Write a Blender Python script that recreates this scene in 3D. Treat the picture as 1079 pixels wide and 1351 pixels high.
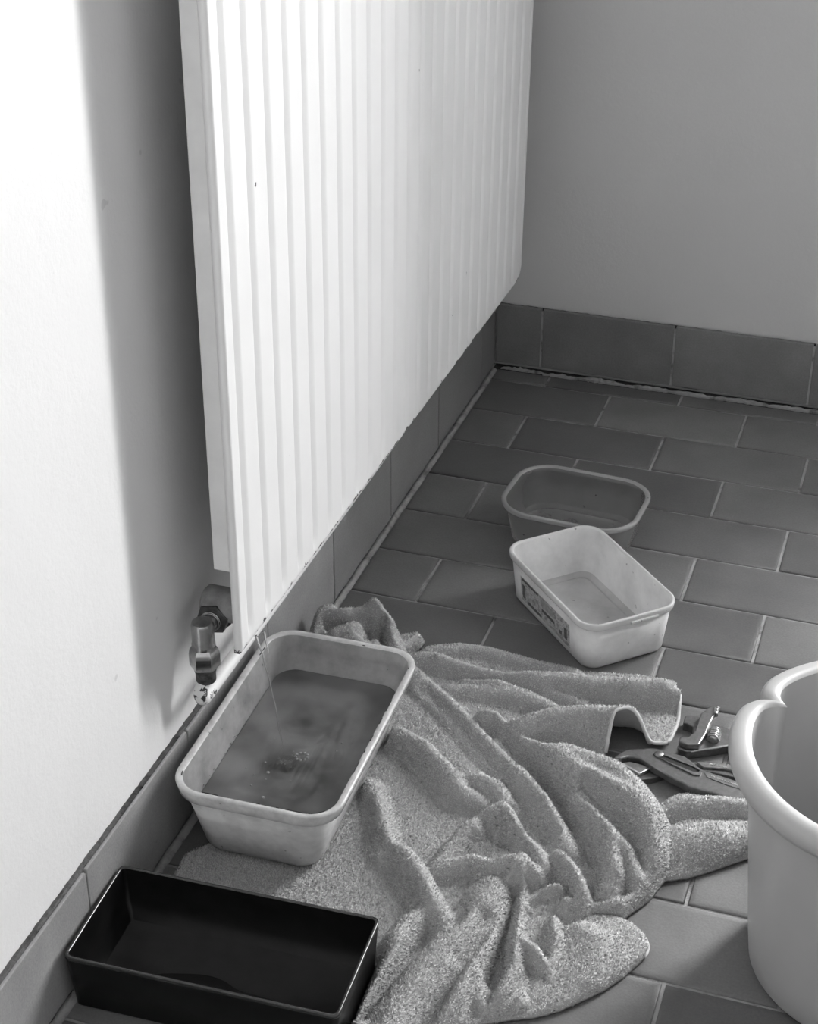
import bpy, math, random
import numpy as np
from mathutils import Vector, Matrix

random.seed(7); RNG = np.random.default_rng(7)
for o in list(bpy.data.objects): bpy.data.objects.remove(o)
SC = bpy.context.scene
COL = SC.collection

# ------------------------------------------------------------------ camera
cam_d = bpy.data.cameras.new('camera'); cam = bpy.data.objects.new('camera', cam_d); COL.objects.link(cam)
cam_d.sensor_fit = 'HORIZONTAL'; cam_d.sensor_width = 36.0
cam_d.lens = 2242.93 / 1079 * 36.0; cam_d.clip_start = .02
ROT = Matrix(((0.9486, 0.3165, -0.0003), (-0.1597, 0.4795, 0.8629), (0.2733, -0.8185, 0.5054))).transposed()
cam.matrix_world = Matrix.Translation((0.6204, -2.2711, 1.1161)) @ ROT.to_quaternion().normalized().to_matrix().to_4x4()
SC.camera = cam

# ------------------------------------------------------------------ light
wd = bpy.data.worlds.new('sky'); SC.world = wd; wd.use_nodes = True
wd.node_tree.nodes['Background'].inputs[0].default_value = (.9, .9, .9, 1)
wd.node_tree.nodes['Background'].inputs[1].default_value = 0.5
DOOR_X0, DOOR_X1, DOOR_Z0, DOOR_Z1 = 0.97, 1.36, 0.40, 1.75
ld = bpy.data.lights.new('daylight', 'AREA'); ld.shape = 'RECTANGLE'
ld.size = DOOR_X1 - DOOR_X0; ld.size_y = DOOR_Z1 - DOOR_Z0; ld.energy = 119
lo = bpy.data.objects.new('daylight', ld); COL.objects.link(lo)
lo.location = ((DOOR_X0 + DOOR_X1) / 2, .24, (DOOR_Z0 + DOOR_Z1) / 2); lo.rotation_euler = (-math.pi / 2, 0, 0)
vs = SC.view_settings
vs.view_transform = 'Standard'; vs.look = 'None'; vs.gamma = 1.0; vs.use_curve_mapping = False
vs.exposure = 0.0

# ------------------------------------------------------------------ helpers
def npmesh(name, V, F, smooth=True):
    V = np.asarray(V, dtype=np.float32).reshape(-1, 3)
    me = bpy.data.meshes.new(name)
    if isinstance(F, np.ndarray):
        n, k = F.shape
        me.vertices.add(len(V)); me.vertices.foreach_set('co', V.ravel())
        me.loops.add(n * k); me.loops.foreach_set('vertex_index', F.astype(np.int32).ravel())
        me.polygons.add(n); me.polygons.foreach_set('loop_start', np.arange(0, n * k, k, dtype=np.int32))
        me.polygons.foreach_set('loop_total', np.full(n, k, dtype=np.int32))
        me.update(calc_edges=True); me.validate()
    else:
        me.from_pydata(V.tolist(), [], [list(f) for f in F]); me.update()
    me.polygons.foreach_set('use_smooth', np.full(len(me.polygons), smooth, dtype=bool))
    return me

def obj(name, me, mat=None, parent=None, loc=None, rot=None):
    o = bpy.data.objects.new(name, me); COL.objects.link(o)
    if mat is not None and me is not None and not me.materials: me.materials.append(mat)
    if loc is not None: o.location = loc
    if rot is not None: o.rotation_euler = rot
    if parent is not None: o.parent = parent
    return o

def thing(name, label, cat, loc=(0, 0, 0), rotz=0, group=None):
    o = bpy.data.objects.new(name, None); COL.objects.link(o)
    o.empty_display_size = .02
    o.location = loc; o.rotation_euler = (0, 0, rotz); o['label'] = label; o['category'] = cat
    if group: o['group'] = group
    return o

def struct(name, me, mat, parent=None, **k):
    o = obj(name, me, mat, parent, **k)
    if parent is None: o['kind'] = 'structure'
    return o

def box(x0, x1, y0, y1, z0, z1, b=0.0, seg=2):
    import bmesh
    bm = bmesh.new()
    bmesh.ops.create_cube(bm, size=1)
    for v in bm.verts:
        v.co = Vector(((x0 + x1) / 2 + v.co.x * (x1 - x0), (y0 + y1) / 2 + v.co.y * (y1 - y0), (z0 + z1) / 2 + v.co.z * (z1 - z0)))
    if b: bmesh.ops.bevel(bm, geom=list(bm.edges), offset=b, segments=seg, affect='EDGES', profile=.5)
    me = bpy.data.meshes.new('box'); bm.to_mesh(me); bm.free()
    return me

def join_mesh(parts):
    V = []; F = []; n = 0
    for v, f in parts:
        V += [tuple(p) for p in v]; F += [tuple(i + n for i in q) for q in f]; n += len(v)
    return V, F

def lathe(prof, n=24, axis='z', c=(0, 0, 0), ang0=0):
    """prof: list of (r, h); closed surface of revolution with caps where r==0"""
    V = []; F = []
    for r, h in prof:
        for i in range(n):
            a = ang0 + 2 * math.pi * i / n
            p = (r * math.cos(a), r * math.sin(a), h)
            if axis == 'x': p = (h, p[0], p[1])
            if axis == 'y': p = (p[0], h, p[1])
            V.append((p[0] + c[0], p[1] + c[1], p[2] + c[2]))
    for j in range(len(prof) - 1):
        for i in range(n):
            k = (i + 1) % n
            q = (j * n + i, j * n + k, (j + 1) * n + k, (j + 1) * n + i)
            F.append(q if axis != 'y' else q[::-1])
    F.append(tuple(range(n))[::-1] if axis != 'y' else tuple(range(n)))
    m = (len(prof) - 1) * n
    F.append(tuple(range(m, m + n)) if axis != 'y' else tuple(range(m, m + n))[::-1])
    return V, F

def tube(pts, rad, n=14, cap=True):
    pts = [Vector(p) for p in pts]; V = []; F = []
    rads = rad if isinstance(rad, (list, tuple)) else [rad] * len(pts)
    up = Vector((0.31, 0.2, 0.93)); prev = None
    for i, p in enumerate(pts):
        t = (pts[min(i + 1, len(pts) - 1)] - pts[max(i - 1, 0)]).normalized()
        if prev is None:
            x = t.cross(up).normalized()
        else:
            x = (prev - t * prev.dot(t)).normalized()
        prev = x; y = t.cross(x)
        for k in range(n):
            a = 2 * math.pi * k / n
            V.append(tuple(p + (x * math.cos(a) + y * math.sin(a)) * rads[i]))
    for i in range(len(pts) - 1):
        for k in range(n):
            l = (k + 1) % n
            F.append((i * n + k, i * n + l, (i + 1) * n + l, (i + 1) * n + k))
    if cap:
        F.append(tuple(range(n))[::-1]); m = (len(pts) - 1) * n; F.append(tuple(range(m, m + n)))
    return V, F

# ------------------------------------------------------------------ materials
def g(v): return (v, v, v, 1)
class NT:
    def __init__(s, name):
        s.m = bpy.data.materials.new(name); s.m.use_nodes = True
        s.t = s.m.node_tree; s.b = s.t.nodes['Principled BSDF']; s.out = s.t.nodes['Material Output']
    def n(s, typ, **k):
        nd = s.t.nodes.new(typ)
        for a, v in k.items():
            if a.startswith('i_'):
                key = a[2:]; key = int(key) if key.isdigit() else key.replace('_', ' ')
                nd.inputs[key].default_value = v
            else: setattr(nd, a, v)
        return nd
    def l(s, a, b): s.t.links.new(a, b)
    def noise(s, scale, detail=3, rough=.55, coord=None, dim='3D'):
        nd = s.n('ShaderNodeTexNoise', i_Scale=scale, i_Detail=detail, i_Roughness=rough)
        s.l(coord if coord is not None else s.pos(), nd.inputs['Vector']); return nd.outputs['Fac']
    def pos(s):
        if not hasattr(s, '_p'): s._p = s.n('ShaderNodeNewGeometry').outputs['Position']
        return s._p
    def objc(s):
        if not hasattr(s, '_o'): s._o = s.n('ShaderNodeTexCoord').outputs['Object']
        return s._o
    def ramp(s, fac, stops, interp='LINEAR'):
        r = s.n('ShaderNodeValToRGB'); r.color_ramp.interpolation = interp
        e = r.color_ramp.elements
        while len(e) < len(stops): e.new(.5)
        for k, (p, v) in enumerate(stops): e[k].position = p; e[k].color = g(v) if not isinstance(v, tuple) else v
        s.l(fac, r.inputs[0]); return r.outputs[0]
    def math(s, op, a, b=None, c=None):
        nd = s.n('ShaderNodeMath', operation=op)
        for k, v in enumerate((a, b, c)):
            if v is None: continue
            if isinstance(v, (int, float)): nd.inputs[k].default_value = v
            else: s.l(v, nd.inputs[k])
        return nd.outputs[0]
    def mix(s, fac, a, b, blend='MIX'):
        nd = s.n('ShaderNodeMix', data_type='RGBA', blend_type=blend)
        for k, v in ((0, fac), (6, a), (7, b)):
            if isinstance(v, (int, float)): nd.inputs[k].default_value = v if k == 0 else g(v)
            elif isinstance(v, tuple): nd.inputs[k].default_value = v
            else: s.l(v, nd.inputs[k])
        return nd.outputs[2]
    def bump(s, h, strength, dist=.001, normal=None):
        nd = s.n('ShaderNodeBump', i_Strength=strength, i_Distance=dist); s.l(h, nd.inputs['Height'])
        if normal is not None: s.l(normal, nd.inputs['Normal'])
        s.l(nd.outputs[0], s.b.inputs['Normal']); return nd.outputs[0]
    def base(s, v):
        if isinstance(v, (int, float)): s.b.inputs['Base Color'].default_value = g(v)
        else: s.l(v, s.b.inputs['Base Color'])
    def set(s, **k):
        for a, v in k.items():
            a = a.replace('_', ' ')
            if isinstance(v, (int, float)): s.b.inputs[a].default_value = v
            else: s.l(v, s.b.inputs[a])
        return s

def m_paint(name, v, rough=.55):
    m = NT(name)
    n1 = m.noise(3.0, 4); n2 = m.noise(260, 3)
    col = m.ramp(n1, [(.3, v * .97), (.7, v * 1.02)])
    sp = m.ramp(m.noise(38, 2, .4), [(0, 1), (.195, 1), (.21, 0), (1, 0)])
    m.base(m.mix(m.math('MULTIPLY', sp, .35), col, v * .55)); m.set(Roughness=rough)
    h = m.math('ADD', m.math('MULTIPLY', m.noise(22, 3), 3.0), n2)
    m.bump(h, .25, .0012); return m.m

def m_tile(name, v):
    m = NT(name)
    oi = m.n('ShaderNodeObjectInfo')
    n1 = m.noise(14, 4, .6); n2 = m.noise(420, 3, .6)
    c = m.ramp(n1, [(.25, v * .82), (.75, v * 1.18)])
    c = m.mix(1.0, c, m.ramp(n2, [(.3, .86), (.7, 1.08)]), 'MULTIPLY')
    c = m.mix(1.0, c, oi.outputs['Color'], 'MULTIPLY')
    st = m.ramp(m.noise(60, 4, .7), [(0, 1), (.26, 1), (.30, 0), (1, 0)])
    c = m.mix(m.math('MULTIPLY', st, .35), c, v * .4)
    m.base(c); m.l(m.ramp(n1, [(.3, .40), (.7, .52)]), m.b.inputs['Roughness'])
    m.set(Specular_IOR_Level=.45)
    m.bump(m.math('ADD', n2, m.math('MULTIPLY', m.noise(30, 2), 2.5)), .22, .0008); return m.m

def m_grout(name, v, lo_=.25):
    m = NT(name); n1 = m.noise(35, 4, .65); n2 = m.noise(500, 3)
    m.base(m.ramp(n1, [(.30, v * lo_), (.48, v), (.75, v * 1.25)])); m.set(Roughness=.9, Specular_IOR_Level=.1)
    m.bump(m.math('ADD', n1, n2), .6, .0015); return m.m

def m_metal(name, v, rough=.25, scr=.0):
    m = NT(name); n1 = m.noise(90, 4, .65)
    m.base(m.ramp(n1, [(.3, v * .6), (.6, v)])); m.set(Metallic=1.0)
    m.l(m.ramp(n1, [(.3, rough * 1.5), (.7, rough)]), m.b.inputs['Roughness'])
    m.bump(m.noise(320, 3), .04, .0004); return m.m

def m_plain(name, v, rough=.4, var=.1, nscale=40, bump=.05, spec=.5, **k):
    m = NT(name); n1 = m.noise(nscale, 4, .6)
    m.base(m.ramp(n1, [(.3, v * (1 - var)), (.7, v * (1 + var))])); m.set(Roughness=rough, Specular_IOR_Level=spec, **k)
    if bump: m.bump(n1, bump, .001)
    return m.m

def m_plastic(name, v, clear, transl, rough=.3, stain=.25, nscale=22):
    """thin milky plastic: diffuse + translucent + a see-through share, with a gloss coat"""
    m = NT(name); t = m.t
    n1 = m.noise(nscale, 5, .65); n2 = m.noise(6, 3)
    c = m.ramp(n1, [(.28, v * (1 - stain)), (.62, v)])
    sp = m.ramp(m.noise(120, 2, .5), [(0, 1), (.255, 1), (.27, 0), (1, 0)])
    c = m.mix(m.math('MULTIPLY', sp, .7), c, v * .3)
    df = m.n('ShaderNodeBsdfDiffuse'); tr = m.n('ShaderNodeBsdfTranslucent'); tp = m.n('ShaderNodeBsdfTransparent', i_Color=g(.92))
    gl = m.n('ShaderNodeBsdfGlossy', i_Roughness=rough, i_Color=g(.9))
    m.l(c, df.inputs[0]); m.l(c, tr.inputs[0])
    a = m.n('ShaderNodeMixShader', i_0=transl); m.l(df.outputs[0], a.inputs[1]); m.l(tr.outputs[0], a.inputs[2])
    b = m.n('ShaderNodeMixShader'); m.l(m.ramp(n2, [(.3, clear * .8), (.7, clear)]), b.inputs[0])
    m.l(a.outputs[0], b.inputs[1]); m.l(tp.outputs[0], b.inputs[2])
    fr = m.n('ShaderNodeFresnel', i_IOR=1.45)
    d = m.n('ShaderNodeMixShader'); m.l(m.math('MULTIPLY', fr.outputs[0], .8), d.inputs[0]); m.l(b.outputs[0], d.inputs[1]); m.l(gl.outputs[0], d.inputs[2])
    t.nodes.remove(m.b); m.l(d.outputs[0], m.out.inputs[0])
    bp = m.n('ShaderNodeBump', i_Strength=.15, i_Distance=.001); m.l(n1, bp.inputs['Height'])
    for nd in (df, gl): m.l(bp.outputs[0], nd.inputs['Normal'])
    return m.m

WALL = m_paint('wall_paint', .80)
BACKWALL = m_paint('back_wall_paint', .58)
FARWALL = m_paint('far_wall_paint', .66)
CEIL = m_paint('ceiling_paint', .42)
TILE = m_tile('floor_tile_clay', .150)
PLINTH = m_tile('plinth_tile_clay', .29)
GROUT = m_grout('grout', .34)
GROUT_L = m_grout('pale_grout', .34, .5)
LUMP = m_grout('crumbled_mortar', .30, .3)
GROUT_D = m_grout('gap_shade_mortar', .05, .3)

# ------------------------------------------------------------------ room shell
ROOM_X, ROOM_Y, ROOM_Z = 2.6, -2.8, 2.4
WX, WY = -.010, .010           # wall faces lie behind the plinth faces (x = 0 and y = 0)
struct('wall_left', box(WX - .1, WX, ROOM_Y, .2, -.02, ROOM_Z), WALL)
bwV, bwF = [], []
def addbox(parts, *a):
    x0, x1, y0, y1, z0, z1 = a
    v = [(x, y, z) for z in (z0, z1) for y in (y0, y1) for x in (x0, x1)]
    parts.append((v, [(0, 2, 3, 1), (4, 5, 7, 6), (0, 1, 5, 4), (2, 6, 7, 3), (0, 4, 6, 2), (1, 3, 7, 5)]))
pp = []
addbox(pp, WX, DOOR_X0, WY, .2, -.02, ROOM_Z); addbox(pp, DOOR_X1, ROOM_X, WY, .2, -.02, ROOM_Z)
addbox(pp, DOOR_X0, DOOR_X1, WY, .2, DOOR_Z1, ROOM_Z); addbox(pp, DOOR_X0, DOOR_X1, WY, .2, -.02, DOOR_Z0)
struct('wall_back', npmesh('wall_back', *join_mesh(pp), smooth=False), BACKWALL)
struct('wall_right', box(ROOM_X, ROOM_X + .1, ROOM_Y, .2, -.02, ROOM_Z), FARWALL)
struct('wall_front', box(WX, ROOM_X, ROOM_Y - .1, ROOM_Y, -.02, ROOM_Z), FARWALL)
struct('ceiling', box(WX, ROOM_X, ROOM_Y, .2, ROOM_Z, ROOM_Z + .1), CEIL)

wf = []
for a in ((DOOR_X0, DOOR_X0 + .012, .16, .2, DOOR_Z0, DOOR_Z1), (DOOR_X1 - .012, DOOR_X1, .16, .2, DOOR_Z0, DOOR_Z1), (DOOR_X0, DOOR_X1, .16, .2, DOOR_Z0, DOOR_Z0 + .012), (DOOR_X0, DOOR_X1, .16, .2, DOOR_Z1 - .012, DOOR_Z1)): addbox(wf, *a)
win = struct('window_1', npmesh('window_1', *join_mesh(wf), smooth=False), CEIL)
PANE = NT('window_pane'); _tp = PANE.n('ShaderNodeBsdfTransparent', i_Color=g(.97)); _gl = PANE.n('ShaderNodeBsdfGlossy', i_Roughness=.02); _pm = PANE.n('ShaderNodeMixShader', i_0=.05)
PANE.l(_tp.outputs[0], _pm.inputs[1]); PANE.l(_gl.outputs[0], _pm.inputs[2]); PANE.l(_pm.outputs[0], PANE.out.inputs[0])
obj('pane', box(DOOR_X0 + .010, DOOR_X1 - .010, .178, .182, DOOR_Z0 + .010, DOOR_Z1 - .010), PANE.m, win)

# floor: mortar bed with one object per tile
floor = struct('floor', box(WX, ROOM_X, ROOM_Y, .2, -.06, -.0022), GROUT)
PITCH_X, PITCH_Y, JX0, JY0 = .2, .1021, .1905, -.0475
JW = .0034
def tile_mesh(w, h, t=.010):
    b = .0016; a = .0006
    def ring(dx, z): return [(dx, dx, z), (w - dx, dx, z), (w - dx, h - dx, z), (dx, h - dx, z)]
    V = ring(0, -t) + ring(0, -.0018) + ring(a, -.0006) + ring(b, -.0001) + ring(b * 4, 0)
    F = []
    for k in range(4):
        for i in range(4):
            j = (i + 1) % 4; F.append((k * 4 + i, k * 4 + j, k * 4 + 4 + j, k * 4 + 4 + i))
    F.append((16, 17, 18, 19))
    return npmesh('floor_tile', V, F, True)
tile_cache = {}
def tile(x0, x1, y0, y1, tone, par, mat=TILE):
    k = (round(x1 - x0, 4), round(y1 - y0, 4))
    if k not in tile_cache: tile_cache[k] = tile_mesh(*k)
    o = obj('floor_tile', tile_cache[k], mat, par, loc=(x0, y0, random.uniform(-.0003, .0003)),
            rot=(random.uniform(-.0016, .0016), random.uniform(-.0010, .0010), random.uniform(-.0012, .0012)))
    o.color = (tone, tone, tone, 1)
for r in range(0, 19):
    yt = -.0135 if r == 0 else JY0 - PITCH_Y * (r - 1) - JW / 2
    yb = JY0 - PITCH_Y * r + JW / 2
    odd = (r + 1) % 2
    xs = [.0085 - JW / 2] + [JX0 + PITCH_X * .5 * n for n in range(-2, 9) if n % 2 == odd and .03 < JX0 + PITCH_X * .5 * n < 1.0]
    for k in range(len(xs) - 1):
        tone = random.choice([.76, .88, .96, 1.0, 1.08, 1.2])
        if (r, k) in ((7, 2), (3, 1)): tone = .72
        tile(xs[k] + JW / 2, xs[k + 1] - JW / 2, yb, yt, tone, floor)
obj('grout', npmesh('grout', *(lambda N: (
    [(x, y, z) for y in np.linspace(-.012, -1.9, N) for x, z in ((.0, -.003), (.0, .0006 + .0006 * math.sin(y * 91)), (.0052 + .0012 * math.sin(y * 57) + .001 * math.sin(y * 211), .0002), (.0085, -.003))],
    [(i * 4 + j, i * 4 + 4 + j, i * 4 + 5 + j, i * 4 + 1 + j) for i in range(N - 1) for j in range(3)]))(220)), GROUT_L, floor)
# crumbled mortar lumps in the gap along the back plinth
for xa, xb, ya, yb in ((.012, .085, -.0045, -.0105), (.078, .15, -.008, -.013), (.125, .205, -.0035, -.012), (.20, .285, -.006, -.0125), (.262, .36, -.0075, -.013), (.335, .42, -.0035, -.0115), (.41, .52, -.0055, -.0125), (.50, .64, -.004, -.012)):
    N = 18; V = []; F = []
    for i in range(N):
        x = xa + (xb - xa) * i / (N - 1); e = math.sin(math.pi * i / (N - 1)) ** .5
        y0_ = ya - .0016 * random.random() - (1 - e) * .003; y1_ = yb + .0022 * random.random() + (1 - e) * .003
        z = .0020 + .0028 * random.random()
        V += [(x, y0_, -.006), (x, y0_ - .0004, z * e), (x, (y0_ + y1_) / 2, z * 1.2 * e), (x, y1_ + .0004, z * .5 * e), (x, y1_, -.006)]
    for i in range(N - 1):
        for j in range(4): F.append((i * 5 + j, i * 5 + 1 + j, i * 5 + 6 + j, i * 5 + 5 + j))
    obj('mortar_lump', npmesh('mortar_lump', V, F, False), LUMP, floor)
obj('gap_bed', box(.0, 1.0, -.0135, .0085, -.008, -.0018), GROUT_D, floor)  # near-black strip, the shade inside the gap put into its colour

# plinths: a mortar core plus one object per tile
bl = struct('baseboard_left', box(WX, -.0012, -2.4, 0, -.004, .0962), GROUT)
def plinth_tile(par, x0, x1, y0, y1, z0, z1, tone):
    o = obj('plinth_tile', box(x0, x1, y0, y1, z0, z1, .0011, 2), PLINTH, par); o.color = (tone, tone, tone, 1)
ys = [0.0, -.0746, -.284, -.4855, -.6915, -.890, -1.0924, -1.3005, -1.505, -1.708, -1.911, -2.1]
for k in range(len(ys) - 1):
    plinth_tile(bl, -.0034, random.uniform(-.0003, .0003), ys[k + 1] + .0014, ys[k] - .0014, .0012, .1 + random.uniform(-.0008, .0008), [.72, .75, .86, .88, 1.0, 1.0, 1.0, 1.06, 1, 1, 1][k])
# rough mortar along the plinth top
V = []; F = []; N = 420
for i in range(N):
    y = -.0 - 2.0 * i / (N - 1)
    q = random.random()
    V += [(WX, y, .094), (WX, y, .0975 + .0012 * q), (-.0068 + .0016 * random.random(), y, .0985 + .0012 * random.random()), (-.0032, y, .0975 + .0016 * random.random()), (-.0032, y, .094)]
for i in range(N - 1):
    for j in range(4): F.append((i * 5 + j, i * 5 + 5 + j, i * 5 + 6 + j, i * 5 + 1 + j))
obj('mortar_bead', npmesh('mortar_bead', V, F, False), m_grout('bead_mortar', .12, .2), bl)
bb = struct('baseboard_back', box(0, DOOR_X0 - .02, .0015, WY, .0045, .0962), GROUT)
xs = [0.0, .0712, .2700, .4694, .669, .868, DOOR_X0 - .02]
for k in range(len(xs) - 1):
    plinth_tile(bb, xs[k] + .0014, xs[k + 1] - .0014, random.uniform(-.0003, .0003), .0072, .0058, .1 + random.uniform(-.0006, .0006), [.66, .60, .70, .66, .7, .7][k])  # low tones put the back wall's shade into the tile colour
V = []; F = []; N = 160
for i in range(N):
    x = (DOOR_X0 - .02) * i / (N - 1)
    V += [(x, WY, .094), (x, WY, .098 + .001 * random.random()), (x, .0082, .099 + .001 * random.random()), (x, .0058, .0975 + .0015 * random.random()), (x, .0058, .094)]
for i in range(N - 1):
    for j in range(4): F.append((i * 5 + j, i * 5 + 1 + j, i * 5 + 6 + j, i * 5 + 5 + j))
obj('mortar_bead', npmesh('mortar_bead', V, F, False), m_grout('bead_mortar_back', .05, .35), bb)

# ------------------------------------------------------------------ radiator
RAD = NT('radiator_enamel')
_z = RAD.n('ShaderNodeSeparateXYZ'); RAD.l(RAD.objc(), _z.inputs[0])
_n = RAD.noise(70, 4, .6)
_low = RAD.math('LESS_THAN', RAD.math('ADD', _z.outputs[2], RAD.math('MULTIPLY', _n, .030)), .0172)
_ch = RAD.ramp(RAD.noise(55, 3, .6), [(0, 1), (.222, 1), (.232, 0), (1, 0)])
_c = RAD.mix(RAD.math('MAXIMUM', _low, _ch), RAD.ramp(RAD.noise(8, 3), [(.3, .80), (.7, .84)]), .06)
RAD.base(_c); RAD.set(Roughness=.42, Specular_IOR_Level=.4)
RAD.bump(RAD.noise(120, 3), .10, .0006)
RAD_M = RAD.m
RX = .060; RYL, RYR = -1.0855, -.0905; RZ0, RZ1 = .1930, .93
rad = thing('radiator', 'tall white ribbed panel radiator standing off the left wall', 'radiator', (.05, -.59, RZ0))
rad.rotation_euler = (math.radians(-.72), 0, 0)
bpy.context.view_layer.update()
RINV = rad.matrix_world.inverted()
def radpart(name, me, mat=RAD_M):
    o = obj(name, me, mat, rad); o.matrix_parent_inverse = Matrix.Identity(4)
    me.transform(Matrix.Translation((-.05, .59, -RZ0))); return o
P0, PITCH = -1.0650, .04185
def rib(y):
    """depth of the pressed grooves at y (0 on the raised flats)"""
    t = ((y - P0 + PITCH / 2) % PITCH) - PITCH / 2
    a = abs(t)
    if y < RYL + .012 or y > RYR - .012: return 0.
    # asymmetric groove: steep lit side, long shaded side
    w0, w1 = .0030, .0105
    if -w0 < t < w1:
        u = abs(t) / (w0 if t < 0 else w1); return (1 - u) * .8 + .2 * (.5 + .5 * math.cos(math.pi * u))
    return 0.
ys_ = [RYL, RYL + .0015]
k = -1
y = RYL + .003
while y < RYR - .003: ys_.append(y); y += PITCH / 24
ys_ += [RYR - .0015, RYR]
CR = .030
def zbot(y):          # rounded lower far corner
    d = y - (RYR - CR)
    return RZ0 + (CR - math.sqrt(max(CR * CR - d * d, 0)) if d > 0 else 0)
zs_ = [0, .0012, .003, .006, .009, .012, .016, .020, .026, .20, .45, .70, RZ1 - RZ0 - .02, RZ1 - RZ0 - .003, RZ1 - RZ0]
V = []; F = []
ny = len(ys_)
lean = lambda y, z: .022 / .36 * (z - RZ0) * ((y - RYL) / (RYR - RYL)) * .55
for z in zs_:
    for j, y in enumerate(ys_):
        zz = max(RZ0 + z, zbot(y) + z * .3) if z < .1 else RZ0 + z
        e = min(1, max(0, (z - .006) / .020)); e = e * e * (3 - 2 * e)
        e2 = min(1, max(0, (RZ1 - RZ0 - z - .006) / .02))
        x = RX - .0052 * rib(y) * e * e2
        edge = min(z, RZ1 - RZ0 - z, y - RYL, RYR - y)
        x -= .0025 * max(0, 1 - edge / .003) ** 2
        V.append((x, y + lean(y, zz), zz))
for i in range(len(zs_) - 1):
    for j in range(ny - 1): F.append((i * ny + j, i * ny + j + 1, (i + 1) * ny + j + 1, (i + 1) * ny + j))
nf = len(V)
bx = RX - .0075
for (x, y, z) in list(V): V.append((bx, y, z))
per = [(0, j) for j in range(ny)] + [(i, ny - 1) for i in range(1, len(zs_))] + [(len(zs_) - 1, j) for j in range(ny - 2, -1, -1)] + [(i, 0) for i in range(len(zs_) - 2, 0, -1)]
for a in range(len(per)):
    i0, j0 = per[a]; i1, j1 = per[(a + 1) % len(per)]
    F.append((i1 * ny + j1, i0 * ny + j0, nf + i0 * ny + j0, nf + i1 * ny + j1))
for i in range(len(zs_) - 1):
    for j in range(ny - 1): F.append((nf + i * ny + j, nf + (i + 1) * ny + j, nf + (i + 1) * ny + j + 1, nf + i * ny + j + 1))
radpart('front_panel', npmesh('front_panel', V, F))
SIDE_M = m_plain('side_cover_enamel', .72, .4, .06, 25, .05)
radpart('side_cover', box(RX - .0240, RX - .0078, RYL + .001, RYL + .0035, .2810, RZ1 - .01, .0008), SIDE_M)
radpart('convector_fins', npmesh('fins', *join_mesh([((lambda y: [(RX - .024, y, .30), (RX - .0078, y, .30), (RX - .0078, y + .001, .30), (RX - .024, y + .001, .30), (RX - .024, y, RZ1 - .02), (RX - .0078, y, RZ1 - .02), (RX - .0078, y + .001, RZ1 - .02), (RX - .024, y + .001, RZ1 - .02)])(yy), [(0, 3, 2, 1), (4, 5, 6, 7), (0, 1, 5, 4), (1, 2, 6, 5), (2, 3, 7, 6), (3, 0, 4, 7)]) for yy in np.arange(RYL + .03, RYR - .03, .028)]), smooth=False), SIDE_M)
radpart('inlet_boss', npmesh('inlet_boss', *lathe([(.0, .004), (.0135, .004), (.0168, .007), (.0168, .0518), (.0, .0518)], 28, 'x', (0, -1.0410, .2145))), m_plain('boss_enamel', .30, .5, .35, 60, .2))
for yb in (-.85, -.30): radpart('wall_bracket', box(WX + .0006, RX - .0085, yb - .012, yb + .012, .42, .62, .002), SIDE_M)

# ------------------------------------------------------------------ valve and pipe
BRASS = m_metal('chromed_brass', .55, .16); DARKNUT = m_metal('dark_brass_nut', .16, .38)
val = thing('radiator_valve', 'angled chrome radiator valve on the near bottom corner of the radiator', 'valve', (.02, -1.080, .15))
def vpart(name, vf, mat, smooth=True):
    me = npmesh(name, *vf, smooth=smooth); me.transform(Matrix.Translation((-.02, 1.080, -.15)))
    o = obj(name, me, mat, val)
    return o
def rounded(o, ang=32):
    m = o.modifiers.new('bevel', 'BEVEL'); m.width = .0006; m.segments = 2; m.limit_method = 'ANGLE'; m.angle_limit = math.radians(ang)
    m.harden_normals = True
    for p in o.data.polygons: p.use_smooth = True
    return o
vx, vy, vz = .0180, -1.0790, .2120
rounded(vpart('valve_body', lathe([(.0100, .194), (.0114, .195), (.0114, .199), (.0108, .201), (.0108, .2200), (.0098, .2232), (.0094, .2229)], 32, 'z', (vx, vy, 0)), BRASS))
rounded(vpart('compression_nut', lathe([(.0112, .1715), (.0146, .1735), (.0150, .1755), (.0150, .1870), (.0140, .1925), (.0120, .1955)], 6, 'z', (vx, vy, 0), .35), BRASS))
rounded(vpart('side_outlet', lathe([(.0088, vy + .004), (.0088, vy + .017), (.0104, vy + .0175), (.0104, vy + .0205)], 28, 'y', (vx, 0, vz)), BRASS))
rounded(vpart('union_nut', lathe([(.0128, vy + .0195), (.0166, vy + .0205), (.0166, vy + .0295), (.0154, vy + .0315)], 6, 'y', (vx, 0, vz), .2), DARKNUT))
vpart('gasket_ring', lathe([(.0160, vy + .0317), (.0172, vy + .0325), (.0172, vy + .0355), (.0155, vy + .0365)], 28, 'y', (vx, 0, vz)), m_plain('dark_ring', .03, .6))
rounded(vpart('sleeve', lathe([(.0086, .1555), (.0098, .157), (.0098, .165), (.0114, .1716)], 24, 'z', (vx, vy, 0)), m_plain('corroded_sleeve', .05, .7, .8, 160, .5)))

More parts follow.
